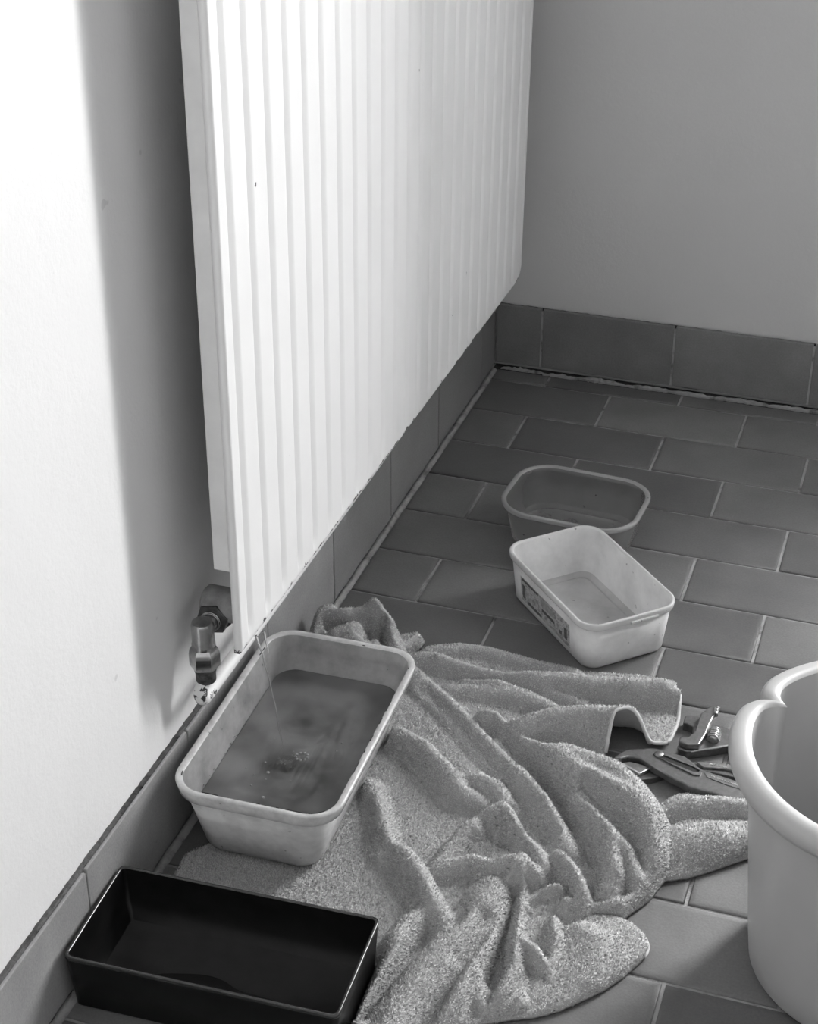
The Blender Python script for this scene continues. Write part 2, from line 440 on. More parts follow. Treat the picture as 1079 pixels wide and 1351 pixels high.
PIPE = NT('flaking_white_paint')
_f = PIPE.ramp(PIPE.noise(150, 3, .6), [(0, 1), (.40, 1), (.43, 0), (1, 0)])
_sy = PIPE.n('ShaderNodeSeparateXYZ'); PIPE.l(PIPE.pos(), _sy.inputs[0])
_near = PIPE.math('LESS_THAN', _sy.outputs[1], -1.066)
PIPE.base(PIPE.mix(PIPE.math('MULTIPLY', _f, _near), .78, .035)); PIPE.set(Roughness=.5); PIPE.bump(PIPE.noise(150, 3), .2, .001)
PZ = .1350
ex, ey = .0150, -1.0865
elb = [(vx, vy, .160), (ex, ey, PZ + .012)] + [(ex, ey + .009 - .009 * math.cos(a), PZ + .009 - .009 * math.sin(a)) for a in np.linspace(0, math.pi / 2, 9)] + [(ex, y, PZ) for y in (-1.05, -.95, -.6, -.2, -.03, -.0005)]
pm = npmesh('heating_pipe', *tube(elb, .0070, 20))
po = obj('heating_pipe', pm, PIPE.m); po['label'] = 'thin white painted pipe with flaked elbow running behind the radiator above the plinth'; po['category'] = 'pipe'

# ------------------------------------------------------------------ plastic tubs
def rrect(hx, hy, r, n=8):
    """rounded rectangle outline, counter-clockwise"""
    r = min(r, hx - 1e-4, hy - 1e-4); P = []
    for cx, cy, a0 in ((hx - r, hy - r, 0), (-hx + r, hy - r, 90), (-hx + r, -hy + r, 180), (hx - r, -hy + r, 270)):
        for i in range(n + 1):
            a = math.radians(a0 + 90 * i / n); P.append((cx + r * math.cos(a), cy + r * math.sin(a)))
    return P
def loft(rings, cap0=True, cap1=True):
    n = len(rings[0]); V = [p for R_ in rings for p in R_]; F = []
    for k in range(len(rings) - 1):
        for i in range(n):
            j = (i + 1) % n; F.append((k * n + i, k * n + j, (k + 1) * n + j, (k + 1) * n + i))
    if cap0: F.append(tuple(range(n))[::-1])
    if cap1: m = (len(rings) - 1) * n; F.append(tuple(range(m, m + n)))
    return V, F
def ring(hx, hy, r, z, c=(0, 0), n=8): return [(x + c[0], y + c[1], z) for x, y in rrect(hx, hy, r, n)]
def tub_rings(hx, hy, h, r, tap, wall, flange, skirt, base_r, foot=.004, n=8, c0=(0, 0)):
    """outer wall up, rim, inner wall down; tap = inset of the base"""
    cc = lambda z: (c0[0] * (1 - z / h), c0[1] * (1 - z / h))
    at = lambda z, off: (hx - tap * (1 - z / h) + off, hy - tap * (1 - z / h) + off, max(r - (r - base_r) * (1 - z / h) + off, .002))
    L = []
    def add(z, off): a = at(max(z, 0), off); L.append(ring(*a, z, cc(max(z, 0)), n))
    add(0, -foot); add(.0010, -foot * .35); add(foot, 0)
    add(h - skirt, 0); body = L; L = []
    def addl(z, off): a = at(z, off); L.append(ring(*a, z, cc(z), n))
    addl(h - skirt, 0); addl(h - skirt - .0004, flange * .7); addl(h - skirt + .0006, flange); addl(h - .002, flange); addl(h - .0004, flange - .0008); addl(h, flange * .45); addl(h - .0004, -.0004); addl(h - .002, -wall)
    rim = L; L = []
    addl(h - .002, -wall); addl(foot + .012, -wall); addl(foot + .004, -wall - .002); addl(foot, -wall - .006)
    return body, rim, L
def tub(name, label, cat, loc, rotz, mat, rim_mat=None, n=8, group=None, base_mat=None, **k):
    t = thing(name, label, cat, loc, rotz, group)
    body, rim, inner = tub_rings(n=n, **k)
    Vb, Fb = loft(body + rim[:1], True, False)
    Vi, Fi = loft(inner[:-1], False, False)
    obj('shell', npmesh('shell', *join_mesh([(Vb, Fb), (Vi, Fi)])), mat, t)
    hx_, hy_ = k['hx'] - k['tap'] - k['wall'] - .010, k['hy'] - k['tap'] - k['wall'] - .010
    fr = k['foot'] if 'foot' in k else .004
    z_ = inner[-1][0][2]; ra = k['base_r'] - .006
    obj('base', npmesh('base', *loft([inner[-2], inner[-1], ring(hx_ + .0015, hy_ + .0015, ra, z_ + .0001, (0, 0), n), ring(hx_ + .0004, hy_ + .0004, ra, z_ + .0011, (0, 0), n), ring(hx_ - .0008, hy_ - .0008, ra, z_ + .0011, (0, 0), n), ring(hx_ - .002, hy_ - .002, ra, z_ + .0001, (0, 0), n)], False, True)), base_mat or mat, t)
    obj('rim', npmesh('rim', *loft(rim, False, False)), rim_mat or mat, t)
    return t

MILKY = m_plastic('milky_tub_plastic', .90, .05, .22, .28, .22)
MILKY_RIM = m_plastic('milky_rim', .82, .04, .40, .25, .10)
FROST = m_plastic('frosted_clear_plastic', .42, .55, .55, .22, .15)
FROST_RIM = m_plastic('frosted_rim', .60, .30, .5, .22, .1)
CLOUD = m_plastic('cloudy_basin_plastic', .94, .06, .45, .30, .36, 26)  # outer copy of the plastic, brightened so light sits in its colour
CLOUD_IN = m_plastic('stained_shaded_inner_wall', .56, .06, .45, .30, .45, 30)  # inner copy: stains, plus shade put into a darker base tone
CLOUD_RIM = m_plastic('cloudy_rim', .88, .04, .40, .25, .30, 60)

wt = tub('white_tub', 'milky white margarine tub with printed side label, empty on the tiles', 'tub', (.2948, -.6370, .0006), math.radians(-46.4), MILKY, MILKY_RIM, base_mat=m_plastic('milky_tub_base', .62, .10, .2, .25, .25),
         hx=.0960, hy=.0598, h=.0660, r=.022, tap=.0065, wall=.0014, flange=.0032, skirt=.0085, base_r=.018)
LABEL = NT('tub_print')
_uv = LABEL.n('ShaderNodeTexCoord').outputs['Generated']
_br = LABEL.n('ShaderNodeTexBrick', i_Scale=7.0, i_Color1=g(.45), i_Color2=g(.62), i_Mortar=g(.74)); _mp = LABEL.n('ShaderNodeMapping'); LABEL.l(_uv, _mp.inputs[0]); _mp.inputs['Rotation'].default_value = (math.pi / 2, 0, 0)
LABEL.l(_mp.outputs[0], _br.inputs[0]); _br.inputs['Mortar Size'].default_value = .04
_ns = LABEL.ramp(LABEL.noise(170, 4, .7), [(.40, .22), (.52, .9)])
LABEL.base(LABEL.mix(.75, _br.outputs[0], _ns, 'MULTIPLY')); LABEL.set(Roughness=.35)
PRINT_D = m_plain('dark_print', .10, .4, .5, 300, 0); PRINT_M = m_plain('grey_print', .38, .4, .35, 260, 0)
def side_print(name, u0, u1, z0, z1, mat, off=.0004):
    """thin printed patch on the long near face (local -y) following its slope"""
    h = .0660; tp = .0065
    yy = lambda z: -(.0598 - tp * (1 - z / h)) - off
    V = [(u0, yy(z0), z0), (u1, yy(z0), z0), (u1, yy(z1), z1), (u0, yy(z1), z1)]
    V += [(x, y + off * .8, z) for x, y, z in V]
    F = [(0, 1, 2, 3), (7, 6, 5, 4), (0, 4, 5, 1), (1, 5, 6, 2), (2, 6, 7, 3), (3, 7, 4, 0)]
    return obj(name, npmesh(name, V, F, False), mat, wt)
lab = side_print('printed_label', -.060, .054, .0105, .0435, LABEL.m)
lab['label'] = 'faded grey product print'
side_print('printed_bar', -.055, -.018, .0395, .0425, PRINT_D, .0007)
side_print('printed_bar', -.012, .020, .0300, .0400, PRINT_M, .0007)
side_print('printed_bar', -.010, .018, .0225, .0265, PRINT_D, .0007)
side_print('printed_bar', -.045, -.012, .0120, .0155, PRINT_D, .0007)
side_print('printed_bar', -.056, -.050, .0150, .0340, PRINT_D, .0007)
side_print('printed_bar', .008, .040, .0120, .0150, PRINT_M, .0007)
side_print('printed_mark', .030, .036, .0180, .0230, PRINT_D, .0007)
side_print('printed_mark', .042, .048, .0180, .0330, PRINT_D, .0007)
# tear strip on the rim of the near short side
obj('rim_tab', box(.0915, .1011, -.006, .030,   .0570, .0605, .0010), MILKY_RIM, wt)

ct = tub('clear_tub', 'frosted clear rounded tub behind the milky white tub', 'tub', (.2335, -.4515, .0006), math.radians(-3.7), FROST, FROST_RIM, n=12,
         base_mat=FROST, hx=.0836, hy=.0643, h=.0560, r=.042, tap=.0085, wall=.0012, flange=.0055, skirt=.0060, base_r=.036)

# big basin under the leak
BC = (.0962, -1.0365); BROT = math.radians(1.3)
BH = .088; BZ = .0130; BHX, BHY, BTAP, BSX, BSY = .0785, .1356, .0200, -.004, .001
basin = thing('water_basin', 'large cloudy plastic basin catching cloudy water under the radiator corner', 'basin', (BC[0], BC[1], BZ), BROT)
bk = dict(hx=BHX, hy=BHY, h=BH, r=.028, tap=BTAP, wall=.0018, flange=.0052, skirt=.0150, base_r=.022, foot=.006, n=9, c0=(BSX, BSY))
body, rim, inner = tub_rings(**bk)
Vb, Fb = loft(body + rim[:1], True, False); Vi, Fi = loft(inner, False, True)
obj('outer_wall', npmesh('outer_wall', Vb, Fb), CLOUD, basin)
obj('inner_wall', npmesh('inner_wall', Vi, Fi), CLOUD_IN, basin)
obj('rim', npmesh('rim', *loft(rim, False, False)), CLOUD_RIM, basin)
# chipped dark line of dirt sitting in the rim groove
V = []; F = []; pts_ = rrect(BHX - .0016, BHY - .0016, .0262, 14); n = len(pts_)
GR = NT('rim_dirt'); GR.base(.03); GR.set(Roughness=.7)
segs = []
i = 0
while i < n:
    L = random.randint(1, 3); segs.append((i, min(i + L, n - 1))); i += L + random.randint(1, 4)
dparts = []
def along(a, b, m=6):
    return [(a[0] + (b[0] - a[0]) * t, a[1] + (b[1] - a[1]) * t) for t in np.linspace(0, 1, m)]
dense = []
for i in range(n):
    a, b = pts_[i], pts_[(i + 1) % n]; L = math.hypot(b[0] - a[0], b[1] - a[1]); m = max(2, int(L / .003))
    dense += along(a, b, m)[:-1]
i = 0
while i < len(dense) - 8:
    L = random.randint(2, 7)
    if random.random() < (.6 if dense[i][1] < -.10 or dense[i][0] > .06 else .22): obj('dirt_fleck', npmesh('dirt_fleck', *tube([(x, y, BH - .0008) for x, y in dense[i:i + L]], random.uniform(.0003, .0007), 5)), GR.m, basin)
    i += L + random.randint(0, 5)

# water
WAT = NT('murky_water')
_w1 = WAT.noise(11, 3, .5); _w2 = WAT.noise(30, 3, .5)
WAT.base(WAT.mix(WAT.ramp(_w2, [(.45, 0), (.75, .6)]), WAT.ramp(_w1, [(.36, .06), (.64, .27)]), .34)); WAT.bump(WAT.math('ADD', _w2, WAT.noise(18, 3)),   .22, .002)
WAT.set(Roughness=.04, IOR=1.33, Specular_IOR_Level=.5)
_tl = WAT.n('ShaderNodeBsdfTranslucent', i_Color=g(.55)); _mx = WAT.n('ShaderNodeMixShader', i_0=.32)
WAT.l(WAT.b.outputs[0], _mx.inputs[1]); WAT.l(_tl.outputs[0], _mx.inputs[2]); WAT.l(_mx.outputs[0], WAT.out.inputs[0])
WAT_M = WAT.m
WZ = .0480; wz_k = WZ / BH
wh = (BHX - BTAP * (1 - wz_k) - .0023, BHY - BTAP * (1 - wz_k) - .0023)
wc = (BSX * (1 - wz_k), BSY * (1 - wz_k))
splash = (-.006, -.030)
def ripple(x, y):
    d = math.hypot(x - splash[0], y - splash[1])
    a = .0006 * math.exp(-d * 38) * math.cos(d * 420) + .00045 * math.exp(-d * 16) * math.sin(d * 300 + 3 * math.sin(9 * math.atan2(y, x)))
    a += .00022 * math.sin(70 * x + 40 * y) * math.sin(55 * y - 35 * x + 1)
    return a
V = []; F = []; NR = 90; outl = rrect(wh[0], wh[1], .021, 14); n = len(outl)
for kk in range(NR, 0, -1):
    s_ = kk / NR
    for x, y in outl: V.append((splash[0] + (x + wc[0] - splash[0]) * s_, splash[1] + (y + wc[1] - splash[1]) * s_, 0))
V = [(x, y, WZ + ripple(x, y)) for x, y, z in V]; V.append((splash[0], splash[1], WZ + .001))
for kk in range(NR - 1):
    for i in range(n):
        j = (i + 1) % n; F.append((kk * n + i, kk * n + j, (kk + 1) * n + j, (kk + 1) * n + i))
for i in range(n): F.append(((NR - 1) * n + i, (NR - 1) * n + (i + 1) % n, len(V) - 1))
m0 = len(V)
low = rrect(BHX - BTAP * .92 - .0085, BHY - BTAP * .92 - .0085, .018, 14)
for x, y in low: V.append((x + BSX * .9, y + BSY * .9, .0072))
for i in range(n): F.append((i, m0 + i, m0 + (i + 1) % n, (i + 1) % n))
F.append(tuple(range(m0, m0 + n))[::-1])
water = obj('water', npmesh('water', V, F), WAT_M, None, (BC[0], BC[1], BZ), (0, 0, BROT))
water['label'] = 'murky grey water rippling inside the large cloudy basin'; water['category'] = 'water'
bpy.context.view_layer.update()
MW = water.matrix_world.copy()
CLEAR = NT('clear_water'); CLEAR.base(1.0); CLEAR.set(Roughness=.02, IOR=1.33, Transmission_Weight=1.0); CLEAR_M = CLEAR.m
st = thing('water_jet', 'thin clear jet of water falling from the radiator corner into the basin', 'water', (.066, -1.050, .199))
sp_w = MW @ Vector((splash[0], splash[1], WZ))
A = Vector((.0605, -1.054, .2005)); B = Vector(sp_w)
jet = []
for t in np.linspace(0, 1, 26):
    p = A.lerp(B, t); p.z = A.z + (B.z - A.z) * (t * .35 + t * t * .65); jet.append(p - Vector(st.location) + Vector((.0002 * math.sin(t * 31), .0002 * math.cos(t * 27), 0)))
obj('main_stream', npmesh('main_stream', *tube(jet, [.0012 - .0006 * t + .0001 * math.sin(t * 40) for t in np.linspace(0, 1, 26)], 10)), CLEAR_M, st)
jet2 = [p + Vector((.004 - .006 * k / 25, .010 - .010 * k / 25, 0)) for k, p in enumerate(jet)][:8]
obj('side_stream', npmesh('side_stream', *tube(jet2, [.0017 - .0013 * k / 7 for k in range(8)], 8)), CLEAR_M, st)
def ball(c, r, sq=1.0, n=10):
    pr = [(r * math.sin(math.pi * k / 7) + 1e-6, -r * sq * math.cos(math.pi * k / 7)) for k in range(8)]
    return lathe(pr, n, 'z', c)
dr = []
for k in range(16):
    a = random.uniform(0, 6.28); d = random.uniform(.002, .018)
    c = MW @ Vector((splash[0] + d * math.cos(a), splash[1] + d * math.sin(a), WZ + random.uniform(.001, .009) * (1 - d / .03)))
    dr.append(ball(tuple(c - Vector(st.location)), random.uniform(.0006, .0016)))
obj('splash_drops', npmesh('splash_drops', *join_mesh(dr)), CLEAR_M, st)
FOAM = m_plastic('foam_bubbles', .75, .55, .3, .1, .1)
bub = []
for k in range(14):
    x = random.uniform(-.045, .045); y = random.uniform(-.085, .03)
    c = (x, y, WZ + .0003); bub.append(ball(c, random.choice([.0008, .0011, .0014, .0019]), .5))
for a in range(9): bub.append(ball((.004 + .006 * math.cos(a * .7), -.012 + .006 * math.sin(a * .7), WZ + .0004), .0015, .6))
bo = obj('bubbles', npmesh('bubbles', *join_mesh(bub)), FOAM, water); bo['kind'] = 'stuff'
# wet beads along the inner left wall of the basin at the waterline
wb = []
for k in range(26):
    y = random.uniform(-.10, .07); wb.append(ball((-wh[0] + wc[0] - .0002, y, WZ + random.uniform(-.0005, .0035)), random.uniform(.0005, .0014), 1.2, 8))
ob = obj('water_beads', npmesh('water_beads', *join_mesh(wb)), CLEAR_M, water); ob['kind'] = 'stuff'

# ------------------------------------------------------------------ black tray
BLACK = m_plain('black_plastic', .007, .30, .4, 50, .04, .22)
BLACK_RIM = m_plain('black_rim', .028, .20, .4, 60, .04, .6)
TH = .0600
tr = thing('black_tray', 'black rectangular plastic tray with a little water beside the plinth', 'tray', (.1272, -1.2986, .0004), math.radians(2.3))
tx, ty = .1226, .0590
def tring(dx, z, r=.006): return ring(tx + dx, ty + dx, r, z, (0, 0), 5)
Vb, Fb = loft([tring(-.0050, 0), tring(-.0032, .0015), tring(0, TH - .004)], True, False)
Vi, Fi = loft([tring(-.0024, TH - .0012, .004), tring(-.0045, .020, .004), tring(-.0065, .0185, .004), tring(-.0085, .0035, .003)], False, True)
obj('shell', npmesh('shell', *join_mesh([(Vb, Fb), (Vi, Fi)])), BLACK, tr)
obj('rim', npmesh('rim', *loft([tring(0, TH - .004), tring(.0006, TH - .0036), tring(.0006, TH - .0008), tring(.0001, TH), tring(-.0018, TH), tring(-.0024, TH - .0012, .004)], False, False)), BLACK_RIM, tr)
PUD = NT('dark_puddle'); PUD.base(.012); PUD.set(Roughness=.03, IOR=1.33, Specular_IOR_Level=.5)
V = []; n = 40
for i in range(n):
    a = 2 * math.pi * i / n; rr = 1 + .16 * math.sin(3 * a + 1) + .10 * math.sin(5 * a)
    V.append((-.010 + .055 * rr * math.cos(a), -.020 + .024 * rr * math.sin(a), .0036))
V2 = [(x * .96 - .0004, -.020 + (y + .020) * .92, .0046) for x, y, z in V]
pu = obj('puddle', npmesh('puddle', V + V2, [(i, (i + 1) % n, n + (i + 1) % n, n + i) for i in range(n)] + [tuple(range(n, 2 * n))]), PUD.m, None, (.1272, -1.2986, .0004), (0, 0, math.radians(2.3)))
pu['label'] = 'shallow dark puddle of water on the floor of the black tray'; pu['category'] = 'water'

# ------------------------------------------------------------------ bucket
BUCK = NT('bucket_plastic')
BUCK.base(BUCK.ramp(BUCK.noise(9, 3), [(.3, .43), (.7, .47)])); BUCK.set(Roughness=.34, Specular_IOR_Level=.5, Subsurface_Weight=0.0)
BUCK.bump(BUCK.noise(200, 2), .05, .0005)
bc = (.6570, -1.0930)
bk_ = thing('bucket', 'grey plastic pouring bucket cut off by the right edge of the picture', 'bucket', (bc[0], bc[1], 0))
NTH = 192; BKH = .240
NOTCH = math.radians(161)
def bring(r, z, dep=1.0):
    P = []
    for i in range(NTH):
        th = 2 * math.pi * i / NTH
        q = 0
        for nt in (NOTCH, NOTCH - math.radians(78)):
            d = abs((th - nt + math.pi) % (2 * math.pi) - math.pi); q += math.exp(-d / .070)
        f = max(0, min(1, (z - .06) / (BKH - .06))) ** 1.2
        rr = r - .020 * q * f * dep
        P.append((rr * math.cos(th), rr * math.sin(th), z))
    return P
orad = lambda z: .104 + (.1270 - .104) * (z / BKH)
outer = [bring(.094, 0), bring(.101, .0015), bring(.1040, .006)] + [bring(orad(z), z) for z in (.03, .06, .10, .14, .18, .205, .222)]
inn = [bring(orad(z) - .0025, z) for z in (BKH - .003, .22, .20, .17, .14, .11, .08, .05, .02)] + [bring(.098, .006), bring(.09, .0045)]
Vb, Fb = loft(outer, True, False); Vi, Fi = loft(inn, False, True)
obj('body', npmesh('body', *join_mesh([(Vb, Fb), (Vi, Fi)])), BUCK.m, bk_)
rimr = [bring(.1262, .224), bring(.1340, .2175), bring(.1368, .2170), bring(.1395, .2190), bring(.1425, .2255), bring(.1428, .2305), bring(.1414, .2355), bring(.1376, .2390), bring(.1325, .2400), bring(.1285, .2396), bring(.1256, .2382), bring(orad(BKH - .003) - .0025, BKH - .003)]
obj('rim', npmesh('rim', *loft(rimr, False, False)), BUCK.m, bk_)

# ------------------------------------------------------------------ tools
STEEL = m_metal('worn_steel', .30, .34); STEEL_D = m_metal('dark_oily_steel', .24, .36); STEEL_B = m_metal('bright_steel', .55, .25)
def prism(name, outline, z0, z1, mat, par, bev=.0010, holes=None, org=(0, 0)):
    import bmesh
    bm = bmesh.new(); vs_ = [bm.verts.new((x - org[0], y - org[1], z0)) for x, y in outline]
    f = bm.faces.new(vs_)
    bm.normal_update()
    if f.normal.z > 0: f.normal_flip()
    r = bmesh.ops.extrude_face_region(bm, geom=[f])
    for v in r['geom']:
        if isinstance(v, bmesh.types.BMVert): v.co.z = z1
    bmesh.ops.recalc_face_normals(bm, faces=bm.faces)
    me = bpy.data.meshes.new(name); bm.to_mesh(me); bm.free()
    o = obj(name, me, mat, par)
    if bev:
        m = o.modifiers.new('bevel', 'BEVEL'); m.width = bev; m.segments = 2; m.limit_method = 'ANGLE'; m.angle_limit = math.radians(35)
    return o
wr = thing('adjustable_wrench', 'dark adjustable wrench with a coiled worm screw half under the bucket', 'wrench', (.470, -.825, .0003))
O = (.470, -.825)
prism('body', [(.4385, -.7965), (.4440, -.7940), (.4529, -.7915), (.4600, -.8010), (.4700, -.8030), (.4790, -.8005), (.4919, -.8059), (.5200, -.8140), (.5640, -.8260), (.5660, -.8500), (.5200, -.8385), (.4910, -.8324), (.4780, -.8420), (.4640, -.8500), (.4510, -.8565), (.4420, -.8540), (.4400, -.8490), (.4440, -.8430), (.4490, -.8390), (.4520, -.8250), (.4500, -.8120), (.4430, -.8085), (.4390, -.8090)], 0, .0110, STEEL_D, wr, .0014, org=O)
mj = prism('sliding_jaw', [(.4636, -.7790), (.4690, -.7800), (.4700, -.7900), (.4672, -.8141), (.4665, -.8293), (.4630, -.8500), (.4510, -.8540), (.4410, -.8500), (.4420, -.8433), (.4495, -.8410), (.4545, -.8307), (.4546, -.8154), (.4550, -.7973)], .0112, .0185, STEEL, wr, .0014, org=O)
for k in range(5):
    y = -.7835 - k * .0026
    tv = tube([(.4668 - O[0], y - O[1], .0150), (.4722 - O[0], y - .0006 - O[1], .0168), (.4728 - O[0], y - .0006 - O[1], .0200), (.4672 - O[0], y - O[1], .0205)], .0009, 8)
    obj('rack_tooth', npmesh('rack_tooth', *tv), STEEL_B, mj)
wp = []
turns = 5; nn = 130
coil = [(.0058 * math.cos(2 * math.pi * turns * i / nn), -.0085 + .017 * i / nn, .0058 * math.sin(2 * math.pi * turns * i / nn)) for i in range(nn + 1)]
wc_ = (.4745 - O[0], -.8255 - O[1], .0150)
V, F = join_mesh([tube([(x + wc_[0], y + wc_[1], z + wc_[2]) for x, y, z in coil], .0011, 8), lathe([(.0046, -.0088), (.0050, -.008), (.0050, .008), (.0046, .0088)], 18, 'y', wc_)])
obj('worm_screw', npmesh('worm_screw', V, F), STEEL_B, wr)
obj('bright_edge', npmesh('bright_edge', *tube([(.4560 - O[0], -.8560 - O[1], .0108), (.4700 - O[0], -.8468 - O[1], .0112), (.4800 - O[0], -.8415 - O[1], .0112), (.4915 - O[0], -.8332 - O[1], .0110), (.5200 - O[0], -.8390 - O[1], .0108)], .0009, 6)), STEEL_B, wr)

pl = thing('slip_joint_pliers', 'steel water pump pliers with slotted joint lying between towel and bucket', 'pliers', (.44, -.89, .0003))
O = (.44, -.89)
prism('lower_jaw_arm', [(.3850, -.8990), (.3890, -.9040), (.3995, -.9070), (.4132, -.9134), (.4260, -.9060), (.4370, -.8960), (.4560, -.8820), (.4800, -.8770), (.5300, -.8790), (.5800, -.8850), (.5800, -.8770), (.5300, -.8690), (.4940, -.8600), (.4700, -.8640), (.4480, -.8700), (.4300, -.8800), (.4180, -.8880), (.4060, -.8910), (.3960, -.8930)], 0, .0075, STEEL_D, pl, .0010, org=O)
prism('handle_face', [(.4640, -.8690), (.4950, -.8625), (.5400, -.8700), (.5800, -.8780), (.5800, -.8835), (.5300, -.8765), (.4950, -.8705), (.4720, -.8752)], .0075, .0105, STEEL_B, pl, .0006, org=O)
ua = prism('upper_jaw_arm', [(.3840, -.8960), (.3868, -.8890), (.3930, -.8800), (.4000, -.8768), (.4179, -.8690), (.4267, -.8690), (.4520, -.8722), (.4724, -.8880), (.5046, -.8940), (.5500, -.9030), (.5800, -.9070), (.5800, -.9200), (.5400, -.9235), (.5000, -.9215), (.4637, -.9175), (.4440, -.9090), (.4246, -.8990), (.4080, -.8890), (.3970, -.8900), (.3900, -.8960)], .0077, .0165, STEEL_D, pl, .0012, org=O)
slot_o = [(.4205, -.8800), (.4245, -.8740), (.4320, -.8752), (.4660, -.8880), (.4735, -.8940), (.4725, -.8990), (.4665, -.9005), (.4377, -.8890)]
ctr = np.mean(np.array(slot_o), 0)
slot_i = [tuple(ctr + (np.array(q) - ctr) * np.array((.90, .66))) for q in slot_o]
n = len(slot_o)
V = [(x - O[0], y - O[1], z) for z, L in ((.0163, slot_o), (.0180, slot_o), (.0180, slot_i), (.0166, slot_i)) for x, y in L]
F = [(k * n + i, k * n + (i + 1) % n, (k + 1) * n + (i + 1) % n, (k + 1) * n + i) for k in range(3) for i in range(n)]
so = obj('slot_frame', npmesh('slot_frame', V, F, False), STEEL, ua)
prism('slot_shade_plate', [tuple(ctr + (np.array(q) - ctr) * np.array((.93, .72))) for q in slot_o], .0160, .0168, m_plain('slot_shade', .01, .6), ua, 0, org=O)  # flat dark plate standing in for the shaded depth of the slot
obj('pivot_bolt', npmesh('pivot_bolt', *lathe([(.0052, .0150), (.0052, .0178), (.0040, .0186), (.0, .0187)], 20, 'z', (.4262 - O[0], -.8782 - O[1], 0))), STEEL, ua)
prism('polished_face', [(.4760, -.8925), (.5046, -.8970), (.5500, -.9060), (.5800, -.9100), (.5800, -.9125), (.5450, -.9105), (.5000, -.9050), (.4790, -.8990)], .0165, .0172, STEEL, ua, 0, org=O)
prism('tooth_insert', [(.3900, -.8975), (.3990, -.8925), (.4130, -.8935), (.4220, -.8960), (.4130, -.9085), (.4030, -.9035)], .0075, .0120, STEEL_B, pl, .0010, org=O)

# worn raised stamping along both handles, too rubbed to read
def stamping(par, a, b, z, nrm_w, count):
    P = []; a = Vector(a); b = Vector(b); d = (b - a).normalized(); nv = Vector((-d.y, d.x))
    for k in range(count):
        c = a.lerp(b, (k + .5) / count); u = (b - a).length / count * .30
        kind = k % 4
        strokes = [((-u, -1), (-u, 1))]
        if kind in (0, 2): strokes.append(((-u, 1), (u, 1)))
        if kind in (1, 2): strokes.append(((-u, -1), (u, -1)))
        if kind in (0, 3): strokes.append(((u, -1), (u, 1)))
        for (u0, w0), (u1, w1) in strokes:
            p = c + d * u0 + nv * (w0 * nrm_w); q = c + d * u1 + nv * (w1 * nrm_w)
            P.append(tube([(p.x - O[0], p.y - O[1], z), (q.x - O[0], q.y - O[1], z)], .00028, 5))
    o = obj('raised_stamping', npmesh('raised_stamping', *join_mesh(P)), STEEL_B, par); o['kind'] = 'stuff'
stamping(ua, (.4830, -.8962), (.5180, -.9040), .0174, .0012, 12)
stamping(pl, (.4760, -.8690), (.5080, -.8685), .0107, .0012, 11)

